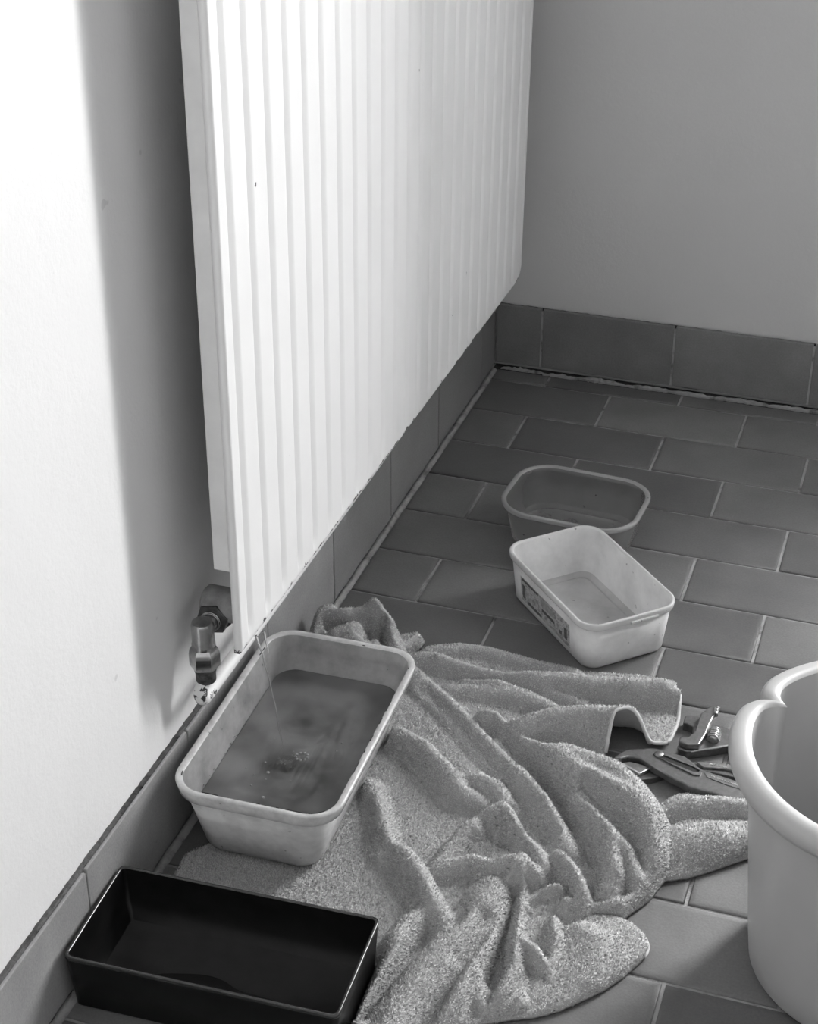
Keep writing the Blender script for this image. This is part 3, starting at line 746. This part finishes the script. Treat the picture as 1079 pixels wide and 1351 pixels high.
# ------------------------------------------------------------------ towel
MAIN_RIDGES=[[(0.1298,-0.7979,0.0233,0.019),(0.1559,-0.7939,0.0265,0.019),(0.1794,-0.8014,0.0265,0.019),(0.2001,-0.8065,0.0265,0.019),(0.2441,-0.8069,0.0276,0.019),(0.2742,-0.7984,0.0297,0.019),(0.3017,-0.7938,0.0318,0.019),(0.3349,-0.7962,0.035,0.019),(0.3821,-0.785,0.0371,0.019),(0.4329,-0.7708,0.036,0.019)],[(0.139,-0.7744,0.017,0.015),(0.1761,-0.7558,0.017,0.015),(0.2082,-0.753,0.017,0.015),(0.2583,-0.7594,0.017,0.015),(0.3117,-0.766,0.0191,0.015)],[(0.2013,-0.8106,0.0265,0.016),(0.246,-0.8135,0.0265,0.016),(0.2789,-0.8156,0.0254,0.016),(0.3084,-0.8186,0.0223,0.016),(0.3314,-0.8163,0.017,0.016)],[(0.1893,-0.8331,0.0148,0.018),(0.2136,-0.8311,0.0191,0.018),(0.2327,-0.8263,0.0212,0.018),(0.2679,-0.8278,0.0223,0.018),(0.2952,-0.8358,0.0223,0.018),(0.3171,-0.8395,0.0191,0.018)],[(0.2743,-0.8949,0.0318,0.022),(0.2912,-0.8859,0.0392,0.022),(0.3089,-0.8764,0.0435,0.022),(0.3414,-0.8644,0.0466,0.022),(0.3875,-0.8521,0.0488,0.022)],[(0.1351,-0.8219,0.0233,0.0175),(0.15,-0.8323,0.0276,0.0175),(0.1919,-0.8667,0.0318,0.0175),(0.2391,-0.9123,0.035,0.0175),(0.2873,-0.9569,0.0371,0.0175),(0.3347,-1.0032,0.0382,0.0175),(0.3562,-1.0334,0.036,0.0175),(0.3715,-1.0547,0.0276,0.0175)],[(0.2359,-0.8785,0.0276,0.012),(0.2539,-0.8842,0.036,0.012),(0.2697,-0.9022,0.036,0.012)],[(0.2678,-0.9038,0.0318,0.013),(0.3071,-0.9246,0.0382,0.017),(0.3482,-0.9517,0.0466,0.023),(0.3882,-0.9767,0.0541,0.028),(0.4214,-0.9959,0.0562,0.03),(0.4449,-1.0187,0.0509,0.03),(0.4574,-1.0492,0.0424,0.03),(0.4613,-1.0633,0.0276,0.03)],[(0.3357,-0.9285,0.0424,0.026),(0.388,-0.9436,0.0477,0.026),(0.4185,-0.9695,0.0498,0.026),(0.4452,-1.0008,0.0477,0.026)],[(0.3582,-0.9906,0.0382,0.015),(0.3866,-1.0123,0.0413,0.015),(0.41,-1.0402,0.0403,0.015),(0.4227,-1.0762,0.036,0.015),(0.4208,-1.0904,0.0254,0.015)],[(0.3989,-1.0228,0.0371,0.013),(0.4311,-1.0497,0.0382,0.013),(0.4458,-1.075,0.0286,0.013)],[(0.4038,-1.1204,0.0191,0.011),(0.4372,-1.102,0.0191,0.011),(0.4544,-1.0797,0.0212,0.011),(0.4613,-1.0553,0.0254,0.011)],[(0.4186,-1.1172,0.0085,0.008),(0.4441,-1.1046,0.0095,0.008),(0.4595,-1.0766,0.0106,0.008),(0.4654,-1.049,0.0117,0.008)],[(0.154,-0.9356,0.0254,0.017),(0.1662,-0.9373,0.0286,0.017),(0.1977,-0.9551,0.0318,0.017),(0.2274,-0.98,0.0318,0.017),(0.253,-1.0061,0.0286,0.017),(0.2795,-1.0135,0.0212,0.017)],[(0.2428,-0.9853,0.0233,0.017),(0.2627,-0.9805,0.0286,0.017),(0.2879,-0.9947,0.0307,0.017),(0.3027,-1.0116,0.0307,0.017)],[(0.26,-1.1096,0.0191,0.013),(0.2676,-1.0762,0.0233,0.013),(0.2736,-1.0588,0.0286,0.013),(0.2917,-1.0326,0.035,0.013),(0.3045,-1.0217,0.0392,0.013),(0.3175,-1.0468,0.0392,0.013),(0.3297,-1.0608,0.0371,0.013),(0.3482,-1.0746,0.035,0.013),(0.3588,-1.0895,0.0329,0.013)],[(0.2609,-1.1173,0.0212,0.014),(0.2773,-1.1079,0.0254,0.014),(0.2931,-1.0987,0.0286,0.014),(0.3125,-1.105,0.0329,0.014),(0.3267,-1.1011,0.0392,0.014),(0.3403,-1.0976,0.0392,0.014),(0.3534,-1.1025,0.035,0.014)],[(0.3353,-1.1063,0.0424,0.0125),(0.3427,-1.1413,0.0435,0.0125),(0.3441,-1.1764,0.0424,0.0125),(0.3415,-1.2017,0.0403,0.0125),(0.3325,-1.2499,0.0371,0.0125),(0.3289,-1.2889,0.035,0.0125),(0.3252,-1.3171,0.0286,0.0125)],[(0.3208,-1.131,0.0318,0.028),(0.3114,-1.1914,0.0297,0.028),(0.2946,-1.2405,0.0286,0.028),(0.2849,-1.2843,0.0265,0.028),(0.2792,-1.3284,0.0244,0.028)],[(0.161,-1.0147,0.0191,0.017),(0.1851,-1.0599,0.0265,0.017),(0.2085,-1.1071,0.0307,0.017),(0.2287,-1.1129,0.0318,0.017),(0.2507,-1.1364,0.0329,0.017),(0.2716,-1.1624,0.0329,0.017),(0.2879,-1.1796,0.0265,0.017)],[(0.2699,-1.1749,0.0233,0.016),(0.2596,-1.1943,0.0276,0.016),(0.2564,-1.2186,0.0297,0.016),(0.2571,-1.2494,0.0297,0.016),(0.2548,-1.2882,0.0286,0.016),(0.2538,-1.3214,0.0265,0.016),(0.2547,-1.3441,0.0233,0.016)],[(0.3392,-1.0933,0.0371,0.01),(0.3452,-1.1314,0.0392,0.01),(0.3527,-1.1639,0.0382,0.01),(0.3602,-1.194,0.0371,0.01),(0.3668,-1.2201,0.0339,0.01),(0.3626,-1.2527,0.0254,0.01),(0.3561,-1.2758,0.0148,0.01)],[(0.3379,-1.2139,0.0233,0.009),(0.3422,-1.2338,0.0265,0.009),(0.3455,-1.2609,0.0233,0.009)],[(0.358,-1.1926,0.0297,0.01),(0.3653,-1.1917,0.0329,0.01),(0.3791,-1.1968,0.0329,0.01),(0.3922,-1.2074,0.0307,0.01),(0.395,-1.2116,0.0212,0.01)],[(0.3775,-1.2203,0.0212,0.009),(0.3796,-1.2452,0.0191,0.009),(0.3785,-1.26,0.0127,0.009)],[(0.3856,-1.1521,0.0329,0.01),(0.3971,-1.1836,0.0307,0.01),(0.3972,-1.2081,0.0276,0.01),(0.399,-1.2238,0.017,0.01)],[(0.3671,-1.0739,0.036,0.012),(0.3754,-1.0816,0.0392,0.012),(0.389,-1.0955,0.0392,0.012),(0.4003,-1.1127,0.0371,0.012),(0.405,-1.1244,0.0276,0.012)],[(0.3541,-1.1398,0.0318,0.011),(0.3681,-1.1234,0.0371,0.011),(0.3799,-1.1169,0.0413,0.011),(0.3915,-1.1233,0.0392,0.011),(0.4022,-1.128,0.0318,0.011)],[(0.1625,-0.8195,0.0074,0.07),(0.2639,-0.9311,0.0117,0.07),(0.333,-1.0402,0.0191,0.07),(0.3519,-1.137,0.0138,0.07),(0.3417,-1.226,0.0106,0.07)]]
MAIN_CARVES=[(1,[(0.2786,-1.2038,0.0127,0.00525),(0.2704,-1.2329,0.0127,0.00525),(0.2642,-1.2559,0.0127,0.00525),(0.2555,-1.31,0.0127,0.00525)]),(0.9,[(0.388,-1.2138,0.0064,0.0125),(0.3855,-1.2277,0.0064,0.0125)]),(1.1,[(0.3399,-1.1218,0.0106,0.0075),(0.3443,-1.1586,0.0106,0.0075),(0.3458,-1.192,0.0106,0.0075),(0.3473,-1.2335,0.0106,0.0075)]),(0.8,[(0.3977,-1.1283,0.0085,0.0075),(0.3952,-1.1525,0.0085,0.0075)]),(0.5,[(0.3034,-1.1642,0.0191,0.00625),(0.3004,-1.1825,0.0191,0.00625)]),(0.45,[(0.3242,-1.1668,0.0212,0.00625),(0.3214,-1.1957,0.0212,0.00625),(0.315,-1.2212,0.0212,0.00625)]),(0.75,[(0.1575,-0.8419,0.0064,0.0125),(0.1984,-0.8783,0.0064,0.0125),(0.244,-0.9242,0.0064,0.0125),(0.2817,-0.9596,0.0085,0.0125)]),(0.7,[(0.3126,-0.9918,0.0127,0.00875),(0.3369,-1.0195,0.0127,0.00875),(0.3505,-1.043,0.0148,0.00875)]),(0.95,[(0.2539,-0.8909,0.017,0.006875),(0.3004,-0.9324,0.017,0.006875),(0.3441,-0.9796,0.0191,0.006875),(0.3652,-1.012,0.0191,0.006875)]),(0.7,[(0.3075,-1.0135,0.0191,0.0075),(0.3218,-1.0265,0.0191,0.0075),(0.333,-1.0402,0.0191,0.0075)]),(0.8,[(0.1755,-0.8111,0.0159,0.005625),(0.2037,-0.8122,0.0159,0.005625),(0.2372,-0.8084,0.0159,0.005625),(0.2772,-0.8141,0.0159,0.005625),(0.3136,-0.8249,0.0159,0.005625),(0.3346,-0.8338,0.0212,0.005625)]),(0.5,[(0.3688,-0.9728,0.0318,0.00625),(0.4105,-1.0067,0.0318,0.00625),(0.4353,-1.0359,0.0297,0.00625),(0.4482,-1.0602,0.0212,0.00625)]),(0.5,[(0.3469,-0.991,0.0212,0.00625),(0.3841,-1.0206,0.0265,0.00625),(0.4042,-1.0592,0.0265,0.00625)]),(0.6,[(0.2889,-1.0452,0.0159,0.00625),(0.324,-1.0628,0.0212,0.00625),(0.3419,-1.0737,0.0212,0.00625)]),(0.5,[(0.1667,-1.0465,0.0127,0.00625),(0.1885,-1.0922,0.0127,0.00625),(0.2238,-1.1277,0.0148,0.00625),(0.2527,-1.158,0.017,0.00625)]),(0.7,[(0.359,-1.137,0.0159,0.005),(0.3671,-1.1275,0.0191,0.005),(0.3895,-1.1164,0.0159,0.005)])]
MAIN_EDGE=[(0.1174,-0.7955),(0.1311,-0.7832),(0.1345,-0.7605),(0.1527,-0.7497),(0.1719,-0.7417),(0.2038,-0.7374),(0.2375,-0.7435),(0.2731,-0.7486),(0.3152,-0.7468),(0.3731,-0.7336),(0.4171,-0.7322),(0.4275,-0.7682),(0.4332,-0.8049),(0.4307,-0.8441),(0.4089,-0.8515),(0.3854,-0.8489),(0.3726,-0.8596),(0.3713,-0.8852),(0.4013,-0.9108),(0.431,-0.935),(0.4568,-0.9702),(0.4688,-1.0051),(0.4684,-1.0391),(0.4585,-1.0757),(0.441,-1.1077),(0.4125,-1.1143),(0.3995,-1.1352),(0.3991,-1.1594),(0.3992,-1.1878),(0.4,-1.2121),(0.3946,-1.2388),(0.3792,-1.2564),(0.3547,-1.27),(0.3291,-1.3075),(0.2963,-1.3398),(0.262,-1.4),(0.2475,-1.39),(0.2475,-1.2375),(0.05,-1.2375),(0.026,-1.215),(0.022,-1.16),(0.05,-1.12),(0.06,-1),(0.07,-0.93),(0.115,-0.9)]
BUNCH_CARVES=[(0.95,[(0.0708,-0.7755,0.0318,0.009),(0.0787,-0.7824,0.0318,0.009)]),(0.8,[(0.0836,-0.7709,0.0212,0.006),(0.092,-0.7871,0.0212,0.006)]),(0.6,[(0.0473,-0.7902,0.0424,0.005),(0.0295,-0.7961,0.0424,0.005)]),(0.6,[(0.059,-0.7772,0.053,0.005),(0.0477,-0.7906,0.053,0.005)])]
TONGUE_RIDGES=[[(0.4069,-1.2137,0.0106,0.05),(0.4287,-1.1629,0.0148,0.05),(0.4528,-1.1455,0.0106,0.05)],[(0.4104,-1.1442,0.0148,0.02),(0.427,-1.156,0.017,0.02),(0.4275,-1.2017,0.0148,0.02)]]
TONGUE_EDGE=[(0.3828,-1.1303),(0.3977,-1.1181),(0.4118,-1.1113),(0.4288,-1.1077),(0.447,-1.113),(0.4629,-1.125),(0.4698,-1.1386),(0.4669,-1.1543),(0.4566,-1.177),(0.4422,-1.2007),(0.4299,-1.215),(0.4125,-1.2346),(0.394,-1.2489),(0.378,-1.2569),(0.3602,-1.2538),(0.3532,-1.2048),(0.3634,-1.1521)]
ROLL_RIDGES=[[(0.4361,-0.9632,0.017,0.02),(0.4625,-0.9452,0.0212,0.02),(0.4949,-0.9368,0.0212,0.02),(0.535,-0.9307,0.0212,0.02)]]
ROLL_EDGE=[(0.4363,-0.9603),(0.4493,-0.9292),(0.4622,-0.9163),(0.4952,-0.9077),(0.5216,-0.9064),(0.541,-0.9097),(0.5448,-0.9361),(0.5273,-0.9431),(0.4951,-0.9515),(0.4605,-0.9678),(0.4422,-0.9821)]
LOBE_RIDGES=[[(0.4411,-1.0247,0.0191,0.034),(0.4731,-1.0034,0.0254,0.034),(0.5063,-0.9856,0.0265,0.034),(0.5306,-0.9746,0.0212,0.034),(0.5455,-0.9709,0.0127,0.034)]]
LOBE_EDGE=[(0.4333,-1.0001),(0.4517,-0.98),(0.4692,-0.9529),(0.4995,-0.932),(0.5157,-0.9302),(0.5307,-0.9396),(0.5465,-0.9566),(0.5506,-0.9748),(0.5349,-0.9914),(0.5067,-1.0186),(0.4847,-1.037),(0.4619,-1.05),(0.4449,-1.0557)]
BUNCH_RIDGES=[[(0.0304,-0.8392,0.0339,0.012),(0.022,-0.8192,0.0424,0.012),(0.0158,-0.7979,0.0509,0.012),(0.0164,-0.7849,0.0551,0.012),(0.0294,-0.7757,0.0551,0.012)],[(0.0237,-0.7922,0.053,0.02),(0.0435,-0.7841,0.0572,0.02),(0.0617,-0.7718,0.0594,0.02),(0.0728,-0.7597,0.0572,0.02)],[(0.0453,-0.8135,0.0488,0.018),(0.0598,-0.7992,0.0509,0.018),(0.0695,-0.7864,0.0488,0.018),(0.0728,-0.7726,0.053,0.018)],[(0.0592,-0.8224,0.0424,0.016),(0.068,-0.8119,0.0466,0.016),(0.0752,-0.8124,0.0424,0.016)],[(0.0744,-0.7592,0.0572,0.014),(0.0866,-0.7631,0.053,0.014),(0.0975,-0.7736,0.0466,0.014),(0.1071,-0.786,0.0382,0.014),(0.1133,-0.7991,0.0318,0.014)],[(0.0829,-0.8093,0.0318,0.011),(0.088,-0.7984,0.036,0.011),(0.0904,-0.782,0.0382,0.011)],[(0.112,-0.7901,0.0276,0.013),(0.1211,-0.7746,0.0318,0.013),(0.1277,-0.7565,0.0297,0.013)]]
BUNCH_EDGE=[(0.0194,-0.8374),(0.0098,-0.8121),(0.0003,-0.7727),(0.0127,-0.752),(0.0394,-0.7364),(0.0642,-0.7281),(0.079,-0.7256),(0.1,-0.7441),(0.1162,-0.7323),(0.1292,-0.7442),(0.1289,-0.7545),(0.1192,-0.7798),(0.1321,-0.7941),(0.0997,-0.8171),(0.0568,-0.8465)]

def seg_dist(PX, PY, a, b):
    ax, ay = a[0], a[1]; dx, dy = b[0] - ax, b[1] - ay; L2 = dx * dx + dy * dy + 1e-12
    t = np.clip(((PX - ax) * dx + (PY - ay) * dy) / L2, 0, 1)
    return np.hypot(PX - ax - t * dx, PY - ay - t * dy), t
def inside(PX, PY, poly):
    r = np.zeros(PX.shape, bool); n = len(poly)
    for i in range(n):
        x0, y0 = poly[i]; x1, y1 = poly[(i + 1) % n]
        c = ((y0 > PY) != (y1 > PY)) & (PX < (x1 - x0) * (PY - y0) / (y1 - y0 + 1e-15) + x0)
        r ^= c
    return r
def densify(poly, close=True, step=.004, it=2):
    P = [np.array(p, float) for p in poly]
    return P
def vnoise(PX, PY, s, seed):
    r = np.random.default_rng(seed); T = r.random((64, 64))
    x = PX * s; y = PY * s; xi = np.floor(x).astype(int); yi = np.floor(y).astype(int); fx = x - xi; fy = y - yi
    fx = fx * fx * (3 - 2 * fx); fy = fy * fy * (3 - 2 * fy)
    A = T[xi % 64, yi % 64]; B = T[(xi + 1) % 64, yi % 64]; C = T[xi % 64, (yi + 1) % 64]; D = T[(xi + 1) % 64, (yi + 1) % 64]
    return (A * (1 - fx) + B * fx) * (1 - fy) + (C * (1 - fx) + D * fx) * fy - .5

def cloth_height(PX, PY, ridges, carves, base, prof=.85):
    acc = np.full(PX.shape, base ** 6)
    for rd in ridges:
        best = np.zeros(PX.shape)
        for a, b in zip(rd[:-1], rd[1:]):
            d, t = seg_dist(PX, PY, a, b); z = a[2] + (b[2] - a[2]) * t; w = a[3] + (b[3] - a[3]) * t
            q = np.clip(1 - (d / w) ** 2, 0, 1) ** prof
            best = np.maximum(best, z * q)
        acc += best ** 6
    h = acc ** (1 / 6)
    for s, rd in carves:
        best = np.zeros(PX.shape)
        for a, b in zip(rd[:-1], rd[1:]):
            d, t = seg_dist(PX, PY, a, b); best = np.maximum(best, np.exp(-(d / a[3]) ** 2))
        h = h * (1 - s * .8 * best)
    return h

def cloth(name, parent, mat, pile_mat, edge, ridges, carves=(), base=.007, roll=.010, open_pts=None, res=.0017, flat=None, seed=1, z0=.0012, pile=1.0, lift=None):
    E = np.array(edge); n = len(E)
    x0, y0 = E.min(0) - .004; x1, y1 = E.max(0) + .004
    nx = int((x1 - x0) / res) + 2; ny = int((y1 - y0) / res) + 2
    gx, gy = np.meshgrid(x0 + np.arange(nx) * res, y0 + np.arange(ny) * res)
    ins = inside(gx, gy, edge)
    D = np.full(gx.shape, 9.); NXp = np.zeros(gx.shape); NYp = np.zeros(gx.shape); DF = np.full(gx.shape, 9.)
    for i in range(n):
        a = E[i]; b = E[(i + 1) % n]; d, t = seg_dist(gx, gy, a, b)
        m = d < D; D[m] = d[m]; NXp[m] = (a[0] + t * (b[0] - a[0]))[m]; NYp[m] = (a[1] + t * (b[1] - a[1]))[m]
        if not (open_pts and open_pts[0] <= i < open_pts[1]): DF = np.minimum(DF, d)
    near = (~ins) & (D < res * 1.45)
    keep = ins | near
    PX = np.where(ins, gx, NXp); PY = np.where(ins, gy, NYp)
    h = cloth_height(PX, PY, ridges, carves, base)
    for _k in range(3):
        h[1:-1] = (h[:-2] + h[1:-1] * 2 + h[2:]) / 4; h[:, 1:-1] = (h[:, :-2] + h[:, 1:-1] * 2 + h[:, 2:]) / 4
    h += .0016 * vnoise(PX, PY, 60, seed) * np.clip(h / .02, .2, 1) + .0004 * vnoise(PX, PY, 170, seed + 1)
    if flat is not None: h = flat(PX, PY, h)
    DF2 = np.where(ins, DF, np.where(DF < res * 1.5, 0, DF))
    rr = np.minimum(np.maximum(h * .75, roll * .4), .024)
    q = np.clip(1 - DF2 / rr, 0, 1); fall = np.sqrt(np.clip(1 - q * q, 0, 1))
    zt = z0 + .0035 + (h - .0035) * fall
    zt = np.maximum(zt, z0 + .0018)
    if lift is not None: zt = lift(PX, PY, zt)
    kf = keep[:-1, :-1] & keep[1:, :-1] & keep[1:, 1:] & keep[:-1, 1:]
    kf &= ins[:-1, :-1] | ins[1:, :-1] | ins[1:, 1:] | ins[:-1, 1:]
    idx = -np.ones(gx.shape, int); used = np.zeros(gx.shape, bool)
    used[:-1, :-1] |= kf; used[1:, :-1] |= kf; used[1:, 1:] |= kf; used[:-1, 1:] |= kf
    idx[used] = np.arange(used.sum())
    jj, ii = np.nonzero(kf)
    Q = np.stack([idx[jj, ii], idx[jj, ii + 1], idx[jj + 1, ii + 1], idx[jj + 1, ii]], 1)
    fine = .0009 * RNG.standard_normal(gx.shape)
    V = np.stack([PX[used], PY[used], (zt + fine * .35)[used]], 1)
    nt = len(V)
    # underside: same sheet one thickness lower
    thick = .0030
    Vu = V.copy(); Vu[:, 2] = np.maximum(V[:, 2] - thick, z0 * .4)
    Qu = Q[:, ::-1] + nt
    ed = {}
    e_all = np.concatenate([Q[:, [0, 1]], Q[:, [1, 2]], Q[:, [2, 3]], Q[:, [3, 0]]])
    key = np.sort(e_all, 1); code = key[:, 0] * (nt + 1) + key[:, 1]
    u, inv, cnt = np.unique(code, return_inverse=True, return_counts=True)
    be = e_all[cnt[inv] == 1]
    Qs = np.stack([be[:, 1], be[:, 0], be[:, 0] + nt, be[:, 1] + nt], 1)
    me = npmesh(name, np.concatenate([V, Vu]), np.concatenate([Q, Qu, Qs]))
    o = obj(name, me, mat, parent)
    # terry loops: small tufts rooted all over the upper face and the edge
    if pile:
        A_, B_, C_, D_ = (V[Q[:, k]] for k in range(4))
        nrm = np.cross(C_ - A_, D_ - B_); ar = np.linalg.norm(nrm, axis=1) * .5; nrm /= (ar[:, None] * 2 + 1e-12)
        cntf = ar / (.00142 ** 2) * pile
        k = np.floor(cntf + RNG.random(len(cntf))).astype(int); k = np.minimum(k, 14)
        fi = np.repeat(np.arange(len(Q)), k); m = len(fi)
        s = RNG.random((m, 1)); t = RNG.random((m, 1))
        p = (A_[fi] * (1 - s) + B_[fi] * s) * (1 - t) + (D_[fi] * (1 - s) + C_[fi] * s) * t
        nn_ = nrm[fi]
        d = nn_ + .55 * RNG.standard_normal((m, 3)) + np.array([[.0, .0, .15]])
        d /= np.linalg.norm(d, axis=1)[:, None]
        L = (.0013 + .0014 * RNG.random((m, 1)))
        e1 = np.cross(d, RNG.standard_normal((m, 3))); e1 /= np.linalg.norm(e1, axis=1)[:, None]; e2 = np.cross(d, e1)
        w = .00055 + .00040 * RNG.random((m, 1))
        L *= np.clip((p[:, 2:3] - .002) / .006, .12, 1)
        root = p - nn_ * .0004
        TV = np.stack([root + e1 * w, root - e1 * w * .5 + e2 * w * .87, root - e1 * w * .5 - e2 * w * .87, p + d * L], 1).reshape(-1, 3)
        TV[:, 2] = np.maximum(TV[:, 2], .0004)
        b0 = np.arange(m)[:, None] * 4
        TF = np.concatenate([b0 + np.array([[0, 1, 3]]), b0 + np.array([[1, 2, 3]]), b0 + np.array([[2, 0, 3]])])
        pme = npmesh('terry_loops', TV, TF, True)
        cn = nn_ + .32 * RNG.standard_normal((m, 3)); cn /= np.linalg.norm(cn, axis=1)[:, None]
        pme.normals_split_custom_set_from_vertices(np.repeat(cn, 4, 0).tolist())
        po_ = obj('terry_loops', pme, pile_mat, o); po_['kind'] = 'stuff'
    return o, (gx, gy, zt, x0, y0, res)

TOW = NT('towel_cotton'); TOW.base(TOW.ramp(TOW.noise(60, 3), [(.3, .34), (.7, .40)])); TOW.set(Roughness=.95, Specular_IOR_Level=.05)
PILE = NT('towel_loops'); PILE.base(PILE.ramp(PILE.noise(300, 2), [(.3, .46), (.7, .60)])); PILE.set(Roughness=.95, Specular_IOR_Level=.05)
HEM = NT('towel_hem'); HEM.base(.55); HEM.set(Roughness=.85, Specular_IOR_Level=.1)
towel = thing('towel', 'crumpled grey terry towel soaking up water under the large basin', 'towel', (.30, -1.0, 0))
def tpar(o): o.location = (-.30, 1.0, 0)
cb, sb = math.cos(-BROT), math.sin(-BROT)
def under_basin(PX, PY, h):
    # towel pressed flat beneath the basin and kept clear of its sloping walls
    X = (PX - BC[0]) * cb - (PY - BC[1]) * sb - BSX; Y = (PX - BC[0]) * sb + (PY - BC[1]) * cb - BSY
    dx = np.abs(X) - (BHX - BTAP + .001); dy = np.abs(Y) - (BHY - BTAP + .001)
    d = np.hypot(np.maximum(dx, 0), np.maximum(dy, 0)) + np.minimum(np.maximum(dx, dy), 0)
    lim = .0085 + np.maximum(d - .001, 0) * 2.6
    h = np.minimum(h, lim)
    # and beside the tray
    a = -math.radians(2.3); X = (PX - .1272) * math.cos(a) - (PY + 1.2986) * math.sin(a); Y = (PX - .1272) * math.sin(a) + (PY + 1.2986) * math.cos(a)
    d = np.maximum(np.abs(X) - .1182, np.abs(Y) - .0545)
    return np.minimum(h, .004 + np.maximum(d - .0035, 0) * 7)
o1, _g = cloth('main_cloth', towel, TOW.m, PILE.m, MAIN_EDGE, MAIN_RIDGES, MAIN_CARVES, .0075, .012, (11, 17), flat=under_basin, seed=3); tpar(o1)
o2, _ = cloth('folded_corner', towel, TOW.m, PILE.m, TONGUE_EDGE, TONGUE_RIDGES, (), .006, .010, seed=11, z0=.0008); tpar(o2)
o3, _ = cloth('rolled_end', towel, TOW.m, PILE.m, ROLL_EDGE, ROLL_RIDGES, (), .008, .012, seed=21, z0=.0008); tpar(o3)
o4, _ = cloth('folded_flap', towel, TOW.m, PILE.m, LOBE_EDGE, LOBE_RIDGES, (), .008, .012, seed=31, z0=.0010); tpar(o4)
o5, _ = cloth('bunched_corner', towel, TOW.m, PILE.m, BUNCH_EDGE, BUNCH_RIDGES, BUNCH_CARVES, .010, .012, seed=41, z0=.0008, pile=.8); tpar(o5)
def hem(pts, rad, par, flatten=None):
    me = npmesh('hem', *tube([(x + 0, y + 0, z) for x, y, z in pts], rad, 8))
    o = obj('hem', me, HEM.m, par); return o
gx, gy, zt, gx0, gy0, gres = _g
def zat(x, y):
    j = int(round((y - gy0) / gres)); i = int(round((x - gx0) / gres)); return float(zt[j, i])
pts = []
for i in range(11, 17):
    a, b = np.array(MAIN_EDGE[i]), np.array(MAIN_EDGE[i + 1])
    for t in np.linspace(0, 1, 7)[:-1]:
        p = a + (b - a) * t; pts.append(p)
pts = [(p[0], p[1], max(.002, np.mean([zat(p[0] + dx, p[1] + dy) for dx in (-.002, 0) for dy in (-.002, 0, .002)]) - .0012)) for p in pts]
P_ = np.array(pts)
for _k in range(2): P_[1:-1] = (P_[:-2] + P_[1:-1] * 2 + P_[2:]) / 4
hem([tuple(p) for p in P_], .0020, o1)
tE = np.array(TONGUE_EDGE)[2:8]; tp_ = []
for i in range(len(tE) - 1):
    for t in np.linspace(0, 1, 5)[:-1]: tp_.append(tE[i] + (tE[i + 1] - tE[i]) * t)
tp_ = np.array(tp_)
for _k in range(4): tp_[1:-1] = (tp_[:-2] + tp_[1:-1] * 2 + tp_[2:]) / 4
hem([(x + .0006, y, .0036) for x, y in tp_], .0016, o2)
